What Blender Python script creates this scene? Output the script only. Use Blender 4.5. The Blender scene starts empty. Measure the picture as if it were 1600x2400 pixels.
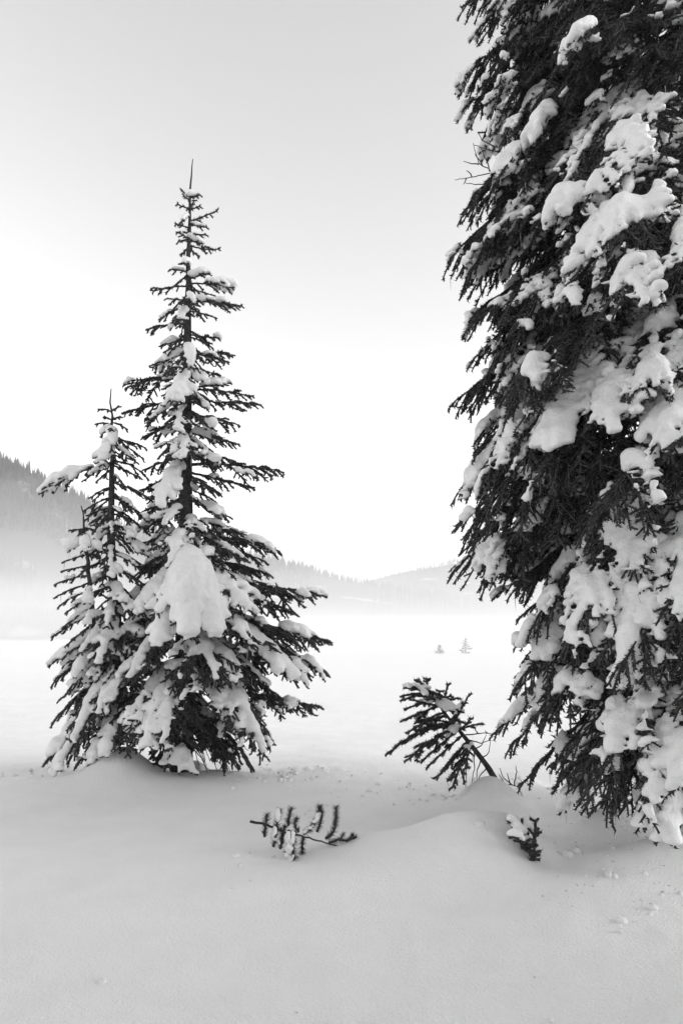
import bpy, math, random
import numpy as np
from mathutils import Vector

# ------------------------------------------------------------------ camera
R = math.radians
scene = bpy.context.scene
CAM = np.array([0.0, 0.0, 1.7])
FPX = 1650.0                       # focal length in photograph pixels (1600 x 2400)
HORIZON = 1480.0
PITCH = math.atan((HORIZON - 1200.0) / FPX)
cam_data = bpy.data.cameras.new('camera')
cam_data.sensor_fit = 'VERTICAL'
cam_data.sensor_height = 36.0
cam_data.sensor_width = 24.0
cam_data.lens = FPX / 2400.0 * 36.0
cam_data.clip_start = 0.05
cam_data.clip_end = 9000.0
cam = bpy.data.objects.new('camera', cam_data)
scene.collection.objects.link(cam)
cam.location = CAM
cam.rotation_euler = (math.pi / 2 + PITCH, 0, 0)
scene.camera = cam

# ------------------------------------------------------------------ light
SUN_EL, SUN_AZ = R(19), R(104)     # azimuth clockwise from +Y (ahead): right, a little behind the camera
world = bpy.data.worlds.new('World'); scene.world = world; world.use_nodes = True
wn, wl = world.node_tree.nodes, world.node_tree.links
bgn = wn['Background']
sky = wn.new('ShaderNodeTexSky'); sky.sky_type = 'NISHITA'; sky.sun_disc = False
sky.sun_elevation = SUN_EL; sky.sun_rotation = SUN_AZ
sky.air_density = 2.0; sky.dust_density = 0.5; sky.ozone_density = 1.0; sky.altitude = 0
bw = wn.new('ShaderNodeRGBToBW')   # a black and white photograph
wl.new(sky.outputs[0], bw.inputs[0]); wl.new(bw.outputs[0], bgn.inputs[0])
bgn.inputs[1].default_value = 0.15
sd = bpy.data.lights.new('sun', 'SUN'); sd.energy = 1.05; sd.angle = R(36); sd.color = (1, 1, 1)
sun = bpy.data.objects.new('sun', sd); scene.collection.objects.link(sun)
SUN_DIR = Vector((math.sin(SUN_AZ) * math.cos(SUN_EL), math.cos(SUN_AZ) * math.cos(SUN_EL), math.sin(SUN_EL)))
sun.rotation_euler = SUN_DIR.to_track_quat('Z', 'Y').to_euler()
vs = scene.view_settings
vs.view_transform = 'Standard'; vs.look = 'None'; vs.gamma = 1.0; vs.use_curve_mapping = False
vs.exposure = 1.17
cy = scene.cycles
cy.max_bounces = 8; cy.diffuse_bounces = 4; cy.glossy_bounces = 2; cy.transmission_bounces = 4
cy.volume_bounces = 3; cy.transparent_max_bounces = 8
cy.use_denoising = True
cy.caustics_reflective = False; cy.caustics_refractive = False

# ------------------------------------------------------------------ helpers
rng = np.random.default_rng(7)
cp, sp = math.cos(PITCH), math.sin(PITCH)
def unproj(px, py, Y):
    """the point seen at photograph pixel (px, py) on the plane y = Y"""
    u = (px - 800.0) / FPX; v = (1200.0 - py) / FPX
    d = np.array([u, cp - v * sp, sp + v * cp])
    return CAM + d * (Y / d[1])
def on_level(px, py, z):
    u = (px - 800.0) / FPX; v = (1200.0 - py) / FPX
    d = np.array([u, cp - v * sp, sp + v * cp])
    return CAM + d * ((z - CAM[2]) / d[2])
def unit(v):
    return v / np.maximum(np.linalg.norm(v, axis=-1, keepdims=True), 1e-9)
def _hash(i, j, k, seed):
    n = (i * 374761393 + j * 668265263 + k * 2147483647 + seed * 974711) & 0xffffffff
    n = ((n ^ (n >> 13)) * 1274126177) & 0xffffffff
    n = (n ^ (n >> 16)) & 0xffff
    return n / 32767.5 - 1.0
def vnoise(p, seed=0):
    p = np.asarray(p, float); i = np.floor(p).astype(np.int64); f = p - i; f = f * f * (3 - 2 * f)
    o = 0
    for a in (0, 1):
        wx = f[..., 0] if a else 1 - f[..., 0]
        for b in (0, 1):
            wy = f[..., 1] if b else 1 - f[..., 1]
            for c in (0, 1):
                wz = f[..., 2] if c else 1 - f[..., 2]
                o = o + wx * wy * wz * _hash(i[..., 0] + a, i[..., 1] + b, i[..., 2] + c, seed)
    return o
def fbm(p, octaves=3, seed=0):
    p = np.asarray(p, float); o = 0; a = 1.0
    for k in range(octaves):
        o = o + a * vnoise(p * (2.03 ** k), seed + k * 17); a *= 0.5
    return o

def build(name, V, tris=None, quads=None, mats=(), tmat=None, qmat=None, parent=None, origin=None, smooth=True):
    V = np.asarray(V, np.float32).reshape(-1, 3)
    if origin is not None: V = V - np.asarray(origin, np.float32)
    tris = np.zeros((0, 3), np.int32) if tris is None else np.asarray(tris, np.int32).reshape(-1, 3)
    quads = np.zeros((0, 4), np.int32) if quads is None else np.asarray(quads, np.int32).reshape(-1, 4)
    me = bpy.data.meshes.new(name)
    nt, nq = len(tris), len(quads)
    me.vertices.add(len(V)); me.vertices.foreach_set('co', V.ravel())
    me.loops.add(nt * 3 + nq * 4)
    me.loops.foreach_set('vertex_index', np.concatenate([tris.ravel(), quads.ravel()]).astype(np.int32))
    me.polygons.add(nt + nq)
    me.polygons.foreach_set('loop_start', np.concatenate([np.arange(nt) * 3, nt * 3 + np.arange(nq) * 4]).astype(np.int32))
    mi = np.concatenate([np.zeros(nt, np.int32) if tmat is None else tmat, np.zeros(nq, np.int32) if qmat is None else qmat]).astype(np.int32)
    me.polygons.foreach_set('material_index', mi)
    sm = np.ones(nt + nq, bool) if smooth else np.zeros(nt + nq, bool)
    me.polygons.foreach_set('use_smooth', sm)
    for m in mats: me.materials.append(m)
    me.update(calc_edges=True)
    o = bpy.data.objects.new(name, me); scene.collection.objects.link(o)
    if parent is not None: o.parent = parent
    return o
def empty(name, loc, label, cat, group=None):
    o = bpy.data.objects.new(name, None); scene.collection.objects.link(o)
    o.location = loc; o.empty_display_size = 0.2
    o['label'] = label; o['category'] = cat
    if group: o['group'] = group
    return o

# ------------------------------------------------------------------ materials (neutral greys: the photograph is black and white)
def mat(name, grey, rough=0.7, spec=0.2):
    m = bpy.data.materials.new(name); m.use_nodes = True
    b = m.node_tree.nodes['Principled BSDF']
    b.inputs['Base Color'].default_value = (grey, grey, grey, 1)
    b.inputs['Roughness'].default_value = rough
    b.inputs['Specular IOR Level'].default_value = spec
    return m, m.node_tree.nodes, m.node_tree.links, b
def noise_colour(n, l, b, lo, hi, scale, detail=3):
    tc = n.new('ShaderNodeTexCoord'); nz = n.new('ShaderNodeTexNoise'); nz.inputs['Scale'].default_value = scale; nz.inputs['Detail'].default_value = detail
    mr = n.new('ShaderNodeMapRange'); mr.inputs['From Min'].default_value = 0.3; mr.inputs['From Max'].default_value = 0.7
    mr.inputs['To Min'].default_value = lo; mr.inputs['To Max'].default_value = hi
    l.new(tc.outputs['Object'], nz.inputs['Vector']); l.new(nz.outputs['Fac'], mr.inputs['Value']); l.new(mr.outputs[0], b.inputs['Base Color'])
def bump(n, l, b, layers):
    tc = n.new('ShaderNodeTexCoord'); prev = None
    for scale, dist, strength in layers:
        nz = n.new('ShaderNodeTexNoise'); nz.inputs['Scale'].default_value = scale; nz.inputs['Detail'].default_value = 2
        l.new(tc.outputs['Object'], nz.inputs['Vector'])
        bp = n.new('ShaderNodeBump'); bp.inputs['Distance'].default_value = dist; bp.inputs['Strength'].default_value = strength
        l.new(nz.outputs['Fac'], bp.inputs['Height'])
        if prev: l.new(prev.outputs[0], bp.inputs['Normal'])
        prev = bp
    l.new(prev.outputs[0], b.inputs['Normal'])
SNOW, n, l, b = mat('fresh_snow', 0.86, 0.75, 0.15); noise_colour(n, l, b, 0.83, 0.88, 9); bump(n, l, b, [(16, 0.03, 0.45), (45, 0.010, 0.75)])
GROUND, n, l, b = mat('ground_snow', 0.86, 0.8, 0.12); noise_colour(n, l, b, 0.83, 0.87, 2.5); bump(n, l, b, [(5, 0.03, 0.3), (60, 0.012, 0.9), (150, 0.006, 1.0)])
NEEDLE, n, l, b = mat('fir_needles', 0.03, 0.6, 0.2); 
tc = n.new('ShaderNodeTexCoord'); nz = n.new('ShaderNodeTexNoise'); nz.inputs['Scale'].default_value = 48; nz.inputs['Detail'].default_value = 2
cr = n.new('ShaderNodeValToRGB')                # dark needles with flecks of rime
for p_, g_ in ((0.3, 0.004), (0.55, 0.011), (0.64, 0.022), (0.74, 0.10)):
    e_ = cr.color_ramp.elements[0] if p_ == 0.3 else cr.color_ramp.elements[1] if p_ == 0.74 else cr.color_ramp.elements.new(p_)
    e_.position = p_; e_.color = (g_, g_, g_, 1)
l.new(tc.outputs['Object'], nz.inputs['Vector']); l.new(nz.outputs['Fac'], cr.inputs[0]); l.new(cr.outputs[0], b.inputs['Base Color'])

BARK, n, l, b = mat('fir_bark', 0.05, 0.9, 0.1); noise_colour(n, l, b, 0.025, 0.08, 25, 5); bump(n, l, b, [(40, 0.02, 0.9)])
DEAD, n, l, b = mat('dead_wood', 0.07, 0.9, 0.1); noise_colour(n, l, b, 0.04, 0.1, 30)
FOREST, n, l, b = mat('far_forest', 0.04, 0.9, 0.1); noise_colour(n, l, b, 0.02, 0.06, 0.05)
ICE, n, l, b = mat('ice', 0.9, 0.12, 0.5); b.inputs['Transmission Weight'].default_value = 0.6; b.inputs['IOR'].default_value = 1.31; bump(n, l, b, [(60, 0.004, 0.5)])
HILLM, n, l, b = mat('hill_slope', 0.3, 0.9, 0.1)
tc = n.new('ShaderNodeTexCoord'); nz = n.new('ShaderNodeTexNoise'); nz.inputs['Scale'].default_value = 0.03; nz.inputs['Detail'].default_value = 6
cr = n.new('ShaderNodeValToRGB'); cr.color_ramp.elements[0].position = 0.60; cr.color_ramp.elements[0].color = (0.06, 0.06, 0.06, 1); cr.color_ramp.elements[1].position = 0.68; cr.color_ramp.elements[1].color = (0.4, 0.4, 0.4, 1)
l.new(tc.outputs['Object'], nz.inputs['Vector']); l.new(nz.outputs['Fac'], cr.inputs[0]); l.new(cr.outputs[0], b.inputs['Base Color'])

# ------------------------------------------------------------------ ground
MOUNDS = []
def mound(px, py, z, sx, sy, h, p=2.0):
    c = on_level(px, py, z); MOUNDS.append((c[0], c[1], sx, sy, h, p))
mound(290, 1805, 0.10, 0.36, 0.5, 0.34)      # drift at the foot of the left trees
mound(420, 1840, 0.0, 1.25, 0.5, 0.13)
mound(120, 1850, 0.0, 0.9, 0.5, 0.10)
mound(500, 1805, 0.05, 0.5, 0.3, 0.10)
mound(1100, 1985, 0.1, 0.60, 0.34, 0.33)      # long drift right of the buried branch
mound(1195, 1945, 0.15, 0.24, 0.3, 0.14)
mound(850, 2000, 0.0, 0.40, 0.26, 0.09)
mound(1150, 1860, 0.15, 0.34, 0.36, 0.33)     # drift round the leaning sapling
mound(1440, 1935, 0.1, 0.34, 0.26, 0.27)       # rim before the large tree
mound(1690, 1990, 0.1, 0.6, 0.4, 0.16)
mound(1570, 2010, 0.1, 0.42, 0.22, 0.17)
mound(1330, 1850, -0.1, 0.35, 0.4, -0.16)     # hollows
mound(1560, 1900, -0.1, 0.5, 0.4, -0.22)
mound(1275, 2030, 0.0, 0.30, 0.28, -0.13)
mound(960, 2110, 0.0, 0.7, 0.3, -0.06)
mound(690, 2015, 0.0, 0.3, 0.18, -0.05)
def smooth(a, b, x):
    t = np.clip((x - a) / (b - a), 0, 1); return t * t * (3 - 2 * t)
def ground_z(x, y):
    x = np.asarray(x, float); y = np.asarray(y, float)
    z = -0.28 * smooth(7.0, 16.0, y) - 0.9 * smooth(14.0, 60.0, y) + 0.0 * x
    for cx, cy_, sx, sy, h, p in MOUNDS:
        z = z + h * np.exp(-np.abs((x - cx) / sx) ** p - np.abs((y - cy_) / sy) ** p)
    P = np.stack([x, y, 0 * x], -1)
    near = smooth(30, 9, np.hypot(x, y))
    z = z + near * (0.045 * fbm(P * 0.6, 2, 3) + 0.008 * fbm(P * 3.2, 3, 5) + 0.012 * np.clip(fbm(P * 5.0, 2, 8) - 0.75, 0, 1))
    far = smooth(9, 20, y)
    z = z + far * (0.13 * fbm(P * np.array([0.05, 0.35, 1]), 3, 9)) * smooth(400, 100, y)
    # trampled, crusted snow beyond the left trees and by the sapling
    for px, py, sx, sy, a in ((690, 1805, 0.75, 0.45, 0.05), (60, 1805, 0.9, 0.4, 0.04), (1010, 1860, 0.6, 0.3, 0.03), (1220, 1830, 0.6, 0.4, 0.03)):
        c = on_level(px, py, -0.02)
        z = z + a * np.exp(-((x - c[0]) / sx) ** 2 - ((y - c[1]) / sy) ** 2) * np.abs(fbm(P * 7.0, 3, 21))
    return z
def make_ground():
    th = np.concatenate([np.linspace(-32, 32, 330), np.linspace(32, 328, 60)[1:-1]]) * math.pi / 180
    r = np.concatenate([np.linspace(0.3, 2.2, 14)[:-1], np.geomspace(2.2, 24, 200)[:-1], np.geomspace(24, 4000, 60)])
    T, Q = np.meshgrid(th, r, indexing='ij')
    X, Y = Q * np.sin(T), Q * np.cos(T)
    Z = ground_z(X, Y)
    V = np.stack([X, Y, Z], -1).reshape(-1, 3)
    nt, nr = len(th), len(r)
    a = np.arange(nt)[:, None] * nr + np.arange(nr - 1)[None, :]
    b_ = (np.arange(nt)[:, None] + 1) % nt * nr + np.arange(nr - 1)[None, :]
    q = np.stack([a, a + 1, b_ + 1, b_], -1).reshape(-1, 4)[:, ::-1]
    cidx = len(V); V = np.vstack([V, [0, 0, float(ground_z(0, 0))]])
    i0 = np.arange(nt) * nr; i1 = (np.arange(nt) + 1) % nt * nr
    t = np.stack([np.full(nt, cidx), i1, i0], -1)
    o = build('ground', V, t, q, [GROUND])
    o['kind'] = 'structure'; o['label'] = 'smooth drifted snow covering the ground and meadow'
make_ground()

# ------------------------------------------------------------------ hills and the far forest
def hill(label, prof, Y, depth, seed, ntree, th0, th1, tone=HILLM, forest_label=None):
    """prof: ridge line as photograph pixels at distance Y; the slope falls towards the camera over 'depth' metres"""
    px = np.array([p[0] for p in prof], float)
    pts = np.array([unproj(p[0], p[1], Y) for p in prof])
    def ridge(x):
        return np.interp(x, pts[:, 0], pts[:, 2])
    x0, x1 = pts[0, 0], pts[-1, 0]
    xs = np.linspace(x0, x1, 120); ss = np.linspace(-0.6, 1.0, 44)
    def height(x, s):
        base = ridge(x) * np.where(s < 0, (1 + s * 1.0), np.clip(1 - s, 0, 1) ** 1.15)
        return base
    X, S = np.meshgrid(xs, ss, indexing='ij')
    Yg = Y - S * depth
    Z = height(X, S) + 0.03 * ridge(X) * fbm(np.stack([X / (0.2 * depth), Yg / (0.2 * depth), 0 * X], -1), 3, seed) * np.clip(1 - S, 0, 1) - 0.6
    V = np.stack([X, Yg, Z], -1).reshape(-1, 3)
    a = np.arange(119)[:, None] * 44 + np.arange(43)[None, :]
    q = np.stack([a, a + 1, a + 45, a + 44], -1).reshape(-1, 4)
    o = build('hill', V, None, q, [tone]); o['kind'] = 'structure'; o['label'] = label
    if not ntree: return
    r_ = np.random.default_rng(seed)
    x = r_.uniform(x0, x1, ntree); s = np.abs(r_.uniform(-0.12, 0.92, ntree)) ** 1.0
    k = ntree // 6; s[:k] = r_.uniform(-0.02, 0.03, k)
    dens = fbm(np.stack([x / (0.25 * depth), s * 4, 0 * x], -1), 2, seed + 3)
    keep = (dens > -0.55) | (s < 0.04); x, s = x[keep], s[keep]
    y = Y - s * depth; z = height(x, s) - 0.8
    h = r_.uniform(th0, th1, len(x)) * (1 + 0.3 * dens[keep])
    n = 6; tiers = 3
    Vs, Ts = [], []
    ang0 = r_.uniform(0, 6.28, len(x)); base = 0
    for t_ in range(tiers):
        f0 = 0.05 + 0.28 * t_; f1 = min(1.0, f0 + 0.44) if t_ < tiers - 1 else 1.0
        rad = h * 0.17 * (1 - 0.72 * t_ / (tiers - 1)) * r_.uniform(0.8, 1.2, len(x))
        ring = []
        for j in range(n):
            a_ = ang0 + j * 2 * math.pi / n + 0.4 * t_
            rr = rad * (1.0 if j % 2 else 0.55) * r_.uniform(0.7, 1.2, len(x))
            ring.append(np.stack([x + rr * np.cos(a_), y + rr * np.sin(a_), z + h * f0 - (0.04 * h if j % 2 else 0)], -1))
        ring.append(np.stack([x, y, z + h * f1], -1))
        arr = np.stack(ring, 1)                     # (N, n+1, 3)
        idx = base + np.arange(len(x))[:, None] * (n + 1)
        for j in range(n):
            Ts.append(np.concatenate([idx + j, idx + (j + 1) % n, idx + n], 1))
        Vs.append(arr.reshape(-1, 3)); base += len(x) * (n + 1)
    f = build('distant_forest', np.vstack(Vs), np.vstack(Ts), None, [FOREST], smooth=False)
    f['kind'] = 'stuff'; f['label'] = forest_label; f['category'] = 'forest'
hill('dark wooded hill rising at the left edge', [(-330, 1000), (-200, 1030), (0, 1085), (70, 1112), (140, 1150), (230, 1205), (330, 1270), (450, 1345), (620, 1440)], 340, 105, 5, 5200, 5, 9.5,
     forest_label='dense hazy conifer forest covering the hill at the left edge')
hill('pale wooded ridge sloping down behind the meadow', [(300, 1230), (450, 1270), (600, 1312), (690, 1335), (780, 1354), (880, 1372), (980, 1392), (1100, 1420), (1250, 1455)], 650, 260, 8, 3600, 6, 14,
     forest_label='faint conifer forest on the ridge beyond the middle of the meadow')
hill('faintest far hill with open snow patches on the right', [(760, 1400), (870, 1360), (960, 1338), (1060, 1316), (1120, 1306), (1250, 1285), (1450, 1260), (1700, 1230), (2100, 1240)], 1000, 400, 11, 3000, 4, 8,
     forest_label='very faint forest on the far hill behind the large right tree')

# ------------------------------------------------------------------ snow surface from soft blobs
CORN = np.array([[i, j, k] for i in (0, 1) for j in (0, 1) for k in (0, 1)])
EDG = [(a, b) for a in range(8) for b in range(a + 1, 8) if np.abs(CORN[a] - CORN[b]).sum() == 1]
def snow_mesh(C, rad, h, seed, bumpy=0.15, flat=0.34):
    """C (n,3) centres, rad (n): iso-surface of soft blobs, as vertices and quads"""
    if len(C) == 0: return None
    Rk = rad * 1.75
    lo = (C - Rk[:, None]).min(0) - 2 * h; hi = (C + Rk[:, None]).max(0) + 2 * h
    n = np.ceil((hi - lo) / h).astype(int) + 1
    if n.prod() > 6e6: h = h * (n.prod() / 6e6) ** (1 / 3); n = np.ceil((hi - lo) / h).astype(int) + 1
    F = np.zeros(n, np.float32)
    for c, rk in zip(C, Rk):
        i0 = np.maximum(np.floor((c - rk - lo) / h).astype(int), 0); i1 = np.minimum(np.ceil((c + rk - lo) / h).astype(int) + 1, n)
        gx, gy, gz = [(np.arange(i0[k], i1[k]) * h + lo[k] - c[k]) / rk for k in range(3)]
        gz = np.where(gz < 0, gz / flat, gz)       # flatter underneath
        d2 = (gx ** 2)[:, None, None] + (gy ** 2)[None, :, None] + (gz ** 2)[None, None, :]
        w = np.clip(1 - d2, 0, None)
        w = w * w
        F[i0[0]:i1[0], i0[1]:i1[1], i0[2]:i1[2]] += w * w * w
    F = np.cbrt(F)
    act = np.argwhere(F > 0.02)
    P = act * h + lo
    F[act[:, 0], act[:, 1], act[:, 2]] *= 1 + bumpy * 2.2 * vnoise(P * 9, seed) + bumpy * 1.6 * vnoise(P * 24, seed + 1)
    iso = 0.42
    ins = F > iso
    m = [slice(None, -1), slice(1, None)]
    cnt = sum(ins[m[i], m[j], m[k]].astype(np.int8) for i, j, k in CORN)
    cells = np.argwhere((cnt > 0) & (cnt < 8))
    if len(cells) == 0: return None
    vals = np.stack([F[cells[:, 0] + i, cells[:, 1] + j, cells[:, 2] + k] for i, j, k in CORN], 1)
    acc = np.zeros((len(cells), 3)); w = np.zeros(len(cells))
    for a, b_ in EDG:
        va, vb = vals[:, a], vals[:, b_]
        cr_ = (va > iso) != (vb > iso)
        t = np.where(cr_, (iso - va) / np.where(cr_, vb - va, 1), 0)
        acc += np.where(cr_[:, None], CORN[a] + t[:, None] * (CORN[b_] - CORN[a]), 0); w += cr_
    V = (cells + acc / w[:, None]) * h + lo
    ID = np.full(cnt.shape, -1, np.int64); ID[cells[:, 0], cells[:, 1], cells[:, 2]] = np.arange(len(cells))
    Q = []
    for ax in range(3):
        o1, o2 = [(1, 2), (2, 0), (0, 1)][ax]
        s0 = [slice(None)] * 3; s1 = [slice(None)] * 3; s0[ax] = slice(None, -1); s1[ax] = slice(1, None)
        A, B = ins[tuple(s0)], ins[tuple(s1)]
        e = np.argwhere(A != B); e = e[(e[:, o1] > 0) & (e[:, o2] > 0)]
        if not len(e): continue
        up = A[e[:, 0], e[:, 1], e[:, 2]]
        def cid(d1, d2):
            g = e.copy(); g[:, o1] -= d1; g[:, o2] -= d2
            return ID[g[:, 0], g[:, 1], g[:, 2]]
        q = np.stack([cid(1, 1), cid(0, 1), cid(0, 0), cid(1, 0)], 1)
        q[~up] = q[~up][:, ::-1]
        Q.append(q)
    Q = np.vstack(Q); Q = Q[(Q >= 0).all(1)]
    return V, Q
def lumps(V, Q, least=45, most=8):
    """split a snow surface into its separate lumps, largest first"""
    lab = np.arange(len(V))
    while True:
        m = lab[Q].min(1); new = lab.copy()
        for k in range(4): np.minimum.at(new, Q[:, k], m)
        new = new[new]
        if (new == lab).all(): break
        lab = new
    ql = lab[Q[:, 0]]; ids, cnt = np.unique(ql, return_counts=True)
    for i in np.argsort(-cnt)[:most]:
        if cnt[i] < least: break
        q = Q[ql == ids[i]]; u, inv = np.unique(q, return_inverse=True)
        yield V[u], inv.reshape(-1, 4)

# ------------------------------------------------------------------ branches
def tubes(p0, p1, r0, r1, sides=4):
    d = unit(p1 - p0)
    ref = np.where(np.abs(d[:, 2:3]) > 0.9, [[1.0, 0, 0]], [[0, 0, 1.0]])
    a = unit(np.cross(d, ref)); b_ = np.cross(d, a)
    V = []
    for k in range(sides):
        t = 2 * math.pi * k / sides
        off = a * math.cos(t) + b_ * math.sin(t)
        V.append(p0 + off * r0[:, None]); V.append(p1 + off * r1[:, None])
    V = np.stack(V, 1)
    N = len(p0); base = np.arange(N)[:, None] * (2 * sides)
    Q = [np.concatenate([base + 2 * k, base + 2 * ((k + 1) % sides), base + 2 * ((k + 1) % sides) + 1, base + 2 * k + 1], 1) for k in range(sides)]
    return V.reshape(-1, 3), np.vstack(Q)
def needles(r_, p0, p1, per_m, length, width):
    L = np.linalg.norm(p1 - p0, axis=1)
    cnt = np.floor(L * per_m + r_.random(len(L))).astype(int)
    idx = np.repeat(np.arange(len(L)), cnt); N = len(idx)
    t = r_.random(N)[:, None]
    P = p0[idx] * (1 - t) + p1[idx] * t
    d = unit(p1 - p0)[idx]
    rad = r_.normal(size=(N, 3)); rad[:, 2] += 0.35
    rad = unit(rad - d * (rad * d).sum(1, keepdims=True))
    dirn = unit(d * r_.uniform(0.3, 0.8, (N, 1)) + rad)
    ln = length * r_.uniform(0.75, 1.2, (N, 1))
    side = unit(np.cross(dirn, r_.normal(size=(N, 3)))) * (width / 2)
    V = np.stack([P - side, P + side, P + dirn * ln], 1).reshape(-1, 3)
    return V, np.arange(N * 3).reshape(-1, 3)
def bez(A, C, B, t):
    t = t[:, None]; return A * (1 - t) ** 2 + 2 * C * t * (1 - t) + B * t ** 2

STAT = {'tri': 0}
ICICLE_ME = {}
def icicle(parent, p, ln, origin, r_):
    k = int(r_.integers(0, 3))
    if k not in ICICLE_ME:
        n = 5; zs = np.linspace(0, -1, 6); V = []
        for i, z in enumerate(zs):
            rr = 0.055 * (1 - i / 5.2) ** 0.8; off = 0.02 * i * math.sin(k + i)
            for j in range(n): V.append((rr * math.cos(j * 2 * math.pi / n) + off * 0.3, rr * math.sin(j * 2 * math.pi / n), z))
        V.append((0.02, 0, -1.12))
        Q = [(i * n + j, (i + 1) * n + j, (i + 1) * n + (j + 1) % n, i * n + (j + 1) % n) for i in range(5) for j in range(n)]
        T = [(5 * n + j, len(V) - 1, 5 * n + (j + 1) % n) for j in range(n)]
        o = build('icicle', V, T, Q, [ICE], parent=parent); ICICLE_ME[k] = o.data
    else:
        o = bpy.data.objects.new('icicle', ICICLE_ME[k]); scene.collection.objects.link(o); o.parent = parent
    o.location = Vector(p - origin); o.scale = (ln, ln, ln); o.scale.x = o.scale.y = max(0.09, ln * 0.7)
    o.rotation_euler = (0, 0, r_.uniform(0, 6.28))

def bough(tree, A, B, r_, arch=0.1, width=0.38, droop=0.25, dens=1.0, snow=0.5, pillow=0.0, fine=1.0, h=0.02,
          needle_len=0.029, bare=0.22, icicles=0, sub=True, name='bough', label=None, lump=0.0, woodr=None, twist=0.0, ridge=0.05, core=0.0145, mantle=0.62, ang=(0.7, 1.15)):
    """one bough from A (on the trunk) to B (tip): stem, side shoots, needles; its snow load is a sub-part"""
    r_ = np.random.default_rng(int(r_.integers(0, 2 ** 31)))      # its own stream: one bough does not reshuffle the next
    origin = np.array(tree.location)
    A = np.asarray(A, float); B = np.asarray(B, float); L = np.linalg.norm(B - A)
    C = A + (B - A) * 0.5 + np.array([0, 0, arch * L]) + r_.normal(size=3) * 0.04 * L
    nm = max(5, int(L / 0.06)); t = np.linspace(0, 1, nm + 1); M = bez(A, C, B, t)
    M[1:-1] += r_.normal(size=(nm - 1, 3)) * 0.006 * min(1, L)
    T_ = unit(np.gradient(M, axis=0))
    wr = woodr if woodr else 0.008 + 0.012 * L
    W0, W1, WR0, WR1 = [M[:-1]], [M[1:]], [wr * (1 - 0.85 * t[:-1])], [wr * (1 - 0.85 * t[1:])]
    k0 = int(nm * bare)
    S0, S1 = [M[k0:-1]], [M[k0 + 1:]]          # shoots carrying needles
    snowP, snowW = [M[k0:]], [np.full(len(M) - k0, 1.0)]
    step = 0.078 / dens
    nl = max(3, int(L * (1 - bare) / step))
    tips = [M[-1:]]
    tl = np.repeat(np.linspace(bare, 0.985, nl), 2) + r_.uniform(-0.3, 0.3, nl * 2) * (step / L)
    tl = np.clip(tl, bare * 0.8, 0.99)
    sgn = np.tile([1.0, -1.0], nl)
    P = np.stack([np.interp(tl, t, M[:, k]) for k in range(3)], 1)
    D = unit(np.stack([np.interp(tl, t, T_[:, k]) for k in range(3)], 1))
    up = np.array([0, 0, 1.0])
    Sd = np.cross(D, up + 0 * D); ln_ = np.linalg.norm(Sd, axis=1, keepdims=True)
    Sd = np.where(ln_ > 0.15, Sd / np.maximum(ln_, 1e-6), np.array([[1.0, 0.2, 0]]))
    if twist: Sd = unit(Sd + up * twist)
    x = (tl - bare) / (1 - bare)
    shape = np.clip(x / 0.3, 0.25, 1) * (1 - x) ** 0.7 + 0.10
    ll = np.clip(width * L * shape * r_.uniform(0.55, 1.15, len(tl)), 0.045, None)
    a = r_.uniform(ang[0], ang[1], len(tl))[:, None]
    d0 = unit(D * np.cos(a) + Sd * sgn[:, None] * np.sin(a) + up * r_.uniform(-0.42, 0.26, (len(tl), 1)))
    ns = 3
    def latp(s):
        return P + d0 * (ll * s)[:, None] - up * (droop * ll * s * s)[:, None] + D * (0.14 * ll * s * s)[:, None]
    prev = P; LP = [P]
    for k in range(1, ns + 1):
        s = np.full(len(tl), k / ns); q = latp(s)
        S0.append(prev); S1.append(q)
        prev = q; LP.append(q)
    tips.append(prev)
    for s_ in np.linspace(0.1, 0.95, 7):        # ridges of snow along the side shoots
        snowP.append(latp(np.full(len(tl), s_))); snowW.append((0.82 - 0.42 * s_) * np.clip(ll / 0.25, 0.25, 1))
    if sub:
        nsub = np.maximum(0, (ll / (0.05 / fine)).astype(int)); nsub[ll < 0.09] = 0
        idx = np.repeat(np.arange(len(tl)), nsub * 2)
        if len(idx):
            s = r_.uniform(0.15, 0.97, len(idx)); sg = r_.choice([-1.0, 1.0], len(idx))
            LPs = np.stack(LP, 1)
            u = s * ns; i0 = np.minimum(u.astype(int), ns - 1); fr = (u - i0)[:, None]
            p = LPs[idx, i0] * (1 - fr) + LPs[idx, i0 + 1] * fr
            dl = unit(LPs[idx, i0 + 1] - LPs[idx, i0])
            nrm = unit(np.cross(d0, D + 0 * d0))[idx]
            sd = np.cross(nrm, dl)
            a2 = r_.uniform(0.6, 1.1, len(idx))[:, None]
            dd = unit(dl * np.cos(a2) + sd * sg[:, None] * np.sin(a2) + r_.normal(size=(len(idx), 3)) * 0.12 + up * r_.uniform(-0.5, 0.2, (len(idx), 1)) * (0.6 + droop))
            l2 = np.clip(ll[idx] * 0.42 * (1 - 0.6 * s) * r_.uniform(0.6, 1.2, len(idx)), 0.03, 0.19)
            q = p + dd * l2[:, None] - up * (0.25 * droop * l2)[:, None]
            S0.append(p); S1.append(q); tips.append(q)
            snowP += [0.75 * p + 0.25 * q, 0.3 * p + 0.7 * q]; snowW += [np.full(len(q), 0.34 if snow > 0.65 else 0.2)] * 2
    S0 = np.vstack(S0); S1 = np.vstack(S1)
    W0 = np.vstack(W0); W1 = np.vstack(W1); WR0 = np.concatenate(WR0); WR1 = np.concatenate(WR1)
    wv, wq = tubes(W0, W1, WR0, WR1, 4)
    cv, cq = tubes(S0, S1, np.full(len(S0), core), np.full(len(S0), core * 0.62), 3)
    nv, nt_ = needles(r_, S0, S1, 140 * fine, needle_len, 0.0102 / math.sqrt(fine))
    V = np.vstack([wv, cv, nv])
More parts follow.
